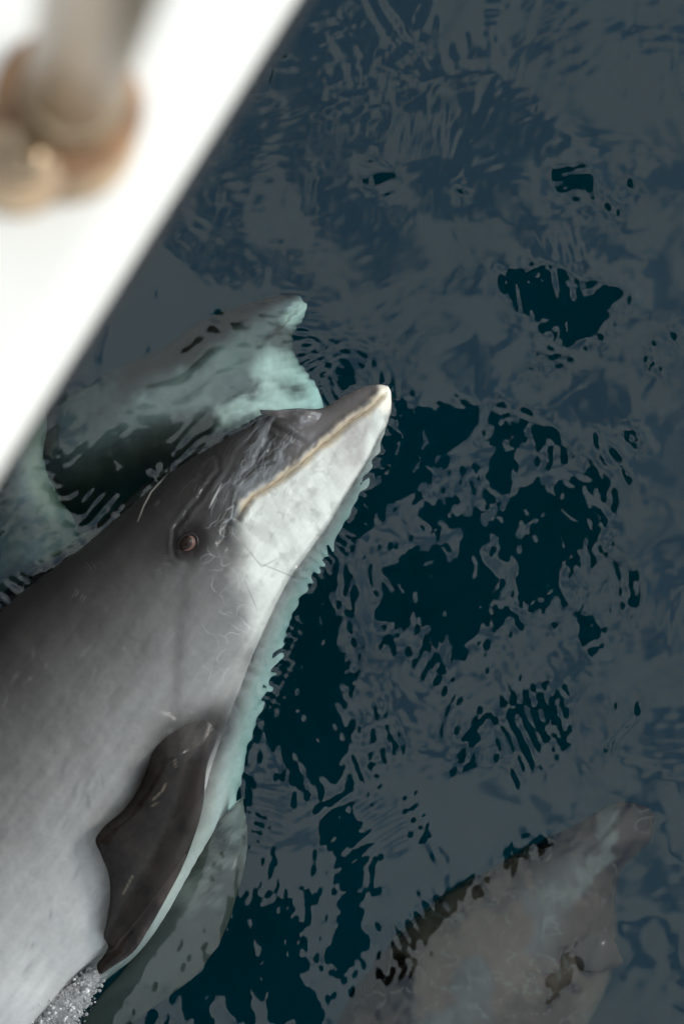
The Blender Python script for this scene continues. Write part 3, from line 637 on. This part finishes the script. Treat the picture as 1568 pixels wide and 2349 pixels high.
# fourth: just below the surface at the lower right
def paint4(C, x, y):
    d, _ = seg_dist(np.stack([x, y], 1), [(1395,1840),(1400,1890),(1390,1960),(1330,2040),(1260,2060)])
    C = lerp(C, [.068, .048, .038], smoothstep(.46, .66, fbm(x/90, y/90, 4)))
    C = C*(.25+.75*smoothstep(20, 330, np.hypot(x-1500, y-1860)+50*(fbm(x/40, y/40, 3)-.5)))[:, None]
    C = lerp(C, [.065, .066, .060], smoothstep(30, 8, d+50*(fbm(x/26, y/26, 4)-.5)))
    w = fbm(x/70+1.5*fbm(x/50, y/50, 2), y/70, 3); C = lerp(C, [.10, .105, .096], np.exp(-((w-.5)/.012)**2)*.4)
    return C
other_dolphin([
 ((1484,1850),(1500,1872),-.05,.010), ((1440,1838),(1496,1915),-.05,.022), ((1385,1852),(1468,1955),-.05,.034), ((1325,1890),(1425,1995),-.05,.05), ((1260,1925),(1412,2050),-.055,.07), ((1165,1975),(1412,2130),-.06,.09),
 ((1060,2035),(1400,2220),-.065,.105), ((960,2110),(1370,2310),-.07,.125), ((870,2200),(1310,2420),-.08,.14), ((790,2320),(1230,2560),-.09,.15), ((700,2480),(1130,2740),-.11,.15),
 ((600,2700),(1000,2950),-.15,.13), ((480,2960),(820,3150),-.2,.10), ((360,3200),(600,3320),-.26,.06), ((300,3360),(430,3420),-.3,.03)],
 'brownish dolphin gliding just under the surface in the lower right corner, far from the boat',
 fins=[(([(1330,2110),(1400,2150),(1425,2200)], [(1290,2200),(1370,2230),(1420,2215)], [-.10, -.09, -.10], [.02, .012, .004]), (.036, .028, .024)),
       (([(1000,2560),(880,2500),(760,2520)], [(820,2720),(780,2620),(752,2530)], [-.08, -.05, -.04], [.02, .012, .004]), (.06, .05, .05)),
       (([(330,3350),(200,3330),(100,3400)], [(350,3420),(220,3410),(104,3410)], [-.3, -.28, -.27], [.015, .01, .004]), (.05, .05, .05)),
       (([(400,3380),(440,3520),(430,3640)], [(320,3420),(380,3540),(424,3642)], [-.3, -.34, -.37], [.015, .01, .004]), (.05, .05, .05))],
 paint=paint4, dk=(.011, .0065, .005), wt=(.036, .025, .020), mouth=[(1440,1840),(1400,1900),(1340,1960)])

# ------------------------------------------------------------------ bubbles churned up at the flipper's tip
def foam():
    rr = np.random.default_rng(8); V = []; F = []
    base = [(0, 0, 1), (.894, 0, .447), (.276, .851, .447), (-.724, .526, .447), (-.724, -.526, .447), (.276, -.851, .447), (.724, .526, -.447), (-.276, .851, -.447), (-.894, 0, -.447), (-.276, -.851, -.447), (.724, -.526, -.447), (0, 0, -1)]
    tri = [(0,1,2),(0,2,3),(0,3,4),(0,4,5),(0,5,1),(1,6,2),(2,7,3),(3,8,4),(4,9,5),(5,10,1),(6,7,2),(7,8,3),(8,9,4),(9,10,5),(10,6,1),(11,7,6),(11,8,7),(11,9,8),(11,10,9),(11,6,10)]
    bn = np.array(base); tr = np.array(tri); Vs = []; Fs = []; off = 0
    sd = {}
    # one subdivision for roundness
    vv = [tuple(b) for b in bn]; ff = []
    def midp(i, j):
        k = (min(i, j), max(i, j))
        if k not in sd:
            p = (np.array(vv[i])+np.array(vv[j])); p /= np.linalg.norm(p); vv.append(tuple(p)); sd[k] = len(vv)-1
        return sd[k]
    for a, b, c_ in tri:
        ab, bc, ca = midp(a, b), midp(b, c_), midp(c_, a); ff += [(a, ab, ca), (b, bc, ab), (c_, ca, bc), (ab, bc, ca)]
    vv = bn; ff = tr
    for k in range(6500):
        t = rr.random()**.8
        cx_ = 222-130*t+rr.normal()*(9+17*t); cy_ = 2232+150*t+rr.normal()*(8+13*t); r = .0004+.0022*rr.random()**3.0+(.0022 if rr.random() < .012 else 0)
        z = top_z((min(cx_, 230), min(cy_, 2349)))+rr.uniform(0, .005) if k % 12 == 0 else z0+rr.uniform(-.003, .004)
        if k % 12 == 0: z0 = z
        p = W2([(cx_, cy_)], max(z, .003))[0]
        Vs.append(vv*r+p); Fs.append(ff+off); off += len(vv)
    m = bpy.data.materials.new('bubble_film'); m.use_nodes = True; t = m.node_tree; b = t.nodes['Principled BSDF']
    n = t.nodes.new('ShaderNodeTexNoise'); n.inputs['Scale'].default_value = 300; r_ = t.nodes.new('ShaderNodeValToRGB')
    r_.color_ramp.elements[0].color = (.16, .155, .15, 1); r_.color_ramp.elements[1].color = (.66, .65, .64, 1); t.links.new(n.outputs['Fac'], r_.inputs['Fac']); t.links.new(r_.outputs['Color'], b.inputs['Base Color'])
    b.inputs['Roughness'].default_value = .04; b.inputs['Transmission Weight'].default_value = .15; b.inputs['IOR'].default_value = 1.5
    o = link('foam', mesh('foam', np.vstack(Vs), np.vstack(Fs)), m); tag(o, 'trail of small clear bubbles behind the tip of the dark flipper', None, None, 'stuff')
foam()

# ------------------------------------------------------------------ boat
DECK_Z = 1.75
e0, e1 = W2([(-3, 1082), (676, 0)], DECK_Z)
tdir = Vector(e1-e0).normalized(); ndir = Vector((tdir.y, -tdir.x, 0)); E0 = Vector(e0)
if ndir.dot(Vector(W2([(1568, 2349)], DECK_Z)[0])-E0) < 0: ndir = -ndir
def bt(t, n, z): p = E0 + tdir*t + ndir*n; return (p.x, p.y, z)
boat = bpy.data.objects.new('boat', None); COL.objects.link(boat); boat.location = (0, 0, 0)
tag(boat, 'white boat whose blurred deck edge and rusty rail post fill the upper left corner', 'boat')
gel = mottle(new_mat('white_gelcoat', (.76, .715, .655), .35), 8, .06)
def loft_sections(name, prof, ts, mat, beam=3.4):
    """prof: (n, z) from outer edge inwards on the near side, mirrored for the far side"""
    V = []; full = prof+[(-beam-n, z) for n, z in reversed(prof)]; k = len(full)
    for t in ts:
        f = 1-.85*max(0, (t-2.6)/4.2)**2 if t > 2.6 else 1.0
        for n, z in full: V.append(bt(t, -beam/2+(n+beam/2)*f, z))
    F = []; n_ = len(ts)
    for i in range(n_-1):
        for j in range(k): F.append((i*k+j, i*k+(j+1) % k, (i+1)*k+(j+1) % k, (i+1)*k+j))
    F += [tuple(range(k)), tuple(reversed(range((n_-1)*k, n_*k)))]
    me = bpy.data.meshes.new(name); me.from_pydata(V, [], F); me.update()
    import bmesh
    bm = bmesh.new(); bm.from_mesh(me); bmesh.ops.recalc_face_normals(bm, faces=bm.faces); bm.to_mesh(me); bm.free()
    return link(name, me, mat, boat, smooth=False)
ts = [-5.5, -4, -2.5, -1, 0, 1, 2, 2.6, 3.4, 4.2, 5.0, 5.8, 6.4]
loft_sections('hull', [(-.02, 1.725), (-.05, 1.5), (-.25, .8), (-.6, 0), (-1.0, -.4), (-1.5, -.62)], ts, gel)
loft_sections('deck', [(0, 1.74), (-.006, 1.748), (-.02, DECK_Z), (-.5, DECK_Z+.004), (-1.2, DECK_Z+.012), (-1.2, 1.727), (0, 1.727)], ts, gel)
rub = mottle(new_mat('black_rubber', (.02, .02, .022), .6), 60, .3)
def strip(name, n0, n1, z0, z1, mat, t0=-5.5, t1=2.6):
    V = [bt(t, n, z) for t in (t0, t1) for n, z in ((n0, z0), (n1, z0), (n1, z1), (n0, z1))]
    me = bpy.data.meshes.new(name); me.from_pydata(V, [], [(0, 1, 2, 3), (7, 6, 5, 4), (0, 4, 5, 1), (1, 5, 6, 2), (2, 6, 7, 3), (3, 7, 4, 0)]); me.update()
    return link(name, me, mat, boat, smooth=False)
strip('rub_rail', -.03, .006, 1.690, 1.726, rub)
cab = mottle(new_mat('added_box_dark', (.035, .04, .045), .3), 6, .2)  # added unseen dark box inboard, for the post to reflect and to block sky
def added_dark_box():
    V = [bt(t, n, z) for t in (-3.2, 1.2) for n, z in ((-1.15, DECK_Z-.01), (-1.28, 3.2), (-2.12, 3.2), (-2.25, DECK_Z-.01))]
    me = bpy.data.meshes.new('added_dark_box'); me.from_pydata(V, [], [(3, 2, 1, 0), (4, 5, 6, 7), (0, 1, 5, 4), (1, 2, 6, 5), (2, 3, 7, 6), (3, 0, 4, 7)]); me.update()
    link('added_dark_box', me, cab, boat, smooth=False)
added_dark_box()
# rail post with its foot
steel = new_mat('weathered_steel', (.30, .21, .13), .28, Metallic=.6); mottle(steel, 40, .3)
rust = mottle(new_mat('rusty_steel', (.235, .12, .055), .7), 70, .5)
tan = mottle(new_mat('stained_sealant', (.42, .28, .165), .6), 45, .4)
B0 = Vector(W2([(165, 225)], DECK_Z)[0]); B1 = Vector(W2([(222, 0)], 1.975)[0]); up = (B1-B0).normalized()
post = sweep('rail_post', [B0+up*(-.01), B0+up*.2, B0+up*.5, B0+up*.72], .0175, steel, boat, 40)
def streaks():  # dark lengthwise bands painted on for the dark reflections along the post's sides
    M = Matrix.Translation(B0) @ up.to_track_quat('Z', 'Y').to_matrix().to_4x4(); post.data.transform(M.inverted()); post.matrix_basis = M
    m = bpy.data.materials.new('painted_reflection_steel'); m.use_nodes = True; t = m.node_tree; b = t.nodes['Principled BSDF']; b.inputs['Metallic'].default_value = .55; b.inputs['Roughness'].default_value = .28
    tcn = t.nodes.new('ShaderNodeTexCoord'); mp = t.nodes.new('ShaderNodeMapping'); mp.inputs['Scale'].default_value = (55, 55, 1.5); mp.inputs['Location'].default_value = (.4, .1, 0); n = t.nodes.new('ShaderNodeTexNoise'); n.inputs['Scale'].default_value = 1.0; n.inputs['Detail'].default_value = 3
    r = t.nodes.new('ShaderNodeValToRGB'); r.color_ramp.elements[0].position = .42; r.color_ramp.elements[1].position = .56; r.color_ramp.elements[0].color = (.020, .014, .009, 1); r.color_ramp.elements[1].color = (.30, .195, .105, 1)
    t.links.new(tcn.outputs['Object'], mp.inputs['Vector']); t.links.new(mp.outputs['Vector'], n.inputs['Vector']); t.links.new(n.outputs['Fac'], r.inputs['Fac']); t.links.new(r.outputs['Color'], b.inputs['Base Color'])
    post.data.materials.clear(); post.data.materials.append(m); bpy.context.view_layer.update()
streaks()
def disc_stack(name, cpx, rs, zs, mat, par):
    cc = Vector(W2([cpx], DECK_Z)[0]); return sweep(name, [(cc.x, cc.y, DECK_Z+z) for z in zs], rs, mat, par, 48)
sweep('socket', [B0+up*(-.004), B0+up*.003, B0+up*.030, B0+up*.034], [.0218, .0225, .0200, .018], steel, post, 48)
disc_stack('flange', (150, 245), [.0300, .0300, .0272], [.001, .0065, .008], rust, post)
disc_stack('sealant', (138, 300), [.030, .0295, .024], [.0005, .003, .004], tan, post)
sweep('rail', [B0+up*.72, B0+up*.76-ndir*.05, B0+up*.78-ndir*.3-tdir*.1, B0+up*.78-ndir*.9-tdir*.5], .0175, steel, post, 24)
def fitting():
    cc = Vector(W2([(40, 385)], DECK_Z)[0])
    f = sweep('cleat', [(cc.x, cc.y, DECK_Z+z) for z in (.001, .006, .010)], [.020, .018, .011], tan, boat, 32)
    sweep('bolt', [(cc.x, cc.y, DECK_Z+z) for z in (.008, .016, .019, .0205)], [.0105, .0105, .009, .003], steel, f, 24)
fitting()
# added unseen panel overhead, shaped to give the water its dark reflections
panel_mat = mottle(new_mat('added_panel_dark', (.012, .014, .017), .85), 12, .3)
def added_dark_panel():
    n = len(PANEL); th = .04
    V = [(x, y, PANEL_Z) for x, y in PANEL]+[(x, y, PANEL_Z+th) for x, y in PANEL]
    F = [tuple(range(n)), tuple(reversed(range(n, 2*n)))]+[(i, i+n, (i+1) % n+n, (i+1) % n) for i in range(n)]
    me = bpy.data.meshes.new('added_dark_panel'); me.from_pydata(V, [], F); me.update()
    import bmesh
    bm = bmesh.new(); bm.from_mesh(me); bmesh.ops.recalc_face_normals(bm, faces=bm.faces); bm.to_mesh(me); bm.free()
    o = link('added_dark_panel', me, panel_mat, boat, smooth=False)
    A = [Vector((x, y, 0)) for x, y in PANEL]; 
    for i in (0, len(A)-1, len(A)-2):
        q = A[i]-ndir*.0
        k = (q-E0).dot(ndir); foot = q-ndir*(max(0, k)+.35); t_ = (foot-E0).dot(tdir)
        sweep('added_panel_post', [(foot.x, foot.y, DECK_Z-.02), (foot.x, foot.y, PANEL_Z-.4), (q.x, q.y, PANEL_Z+.01)], .02, steel, o, 16)
added_dark_panel()
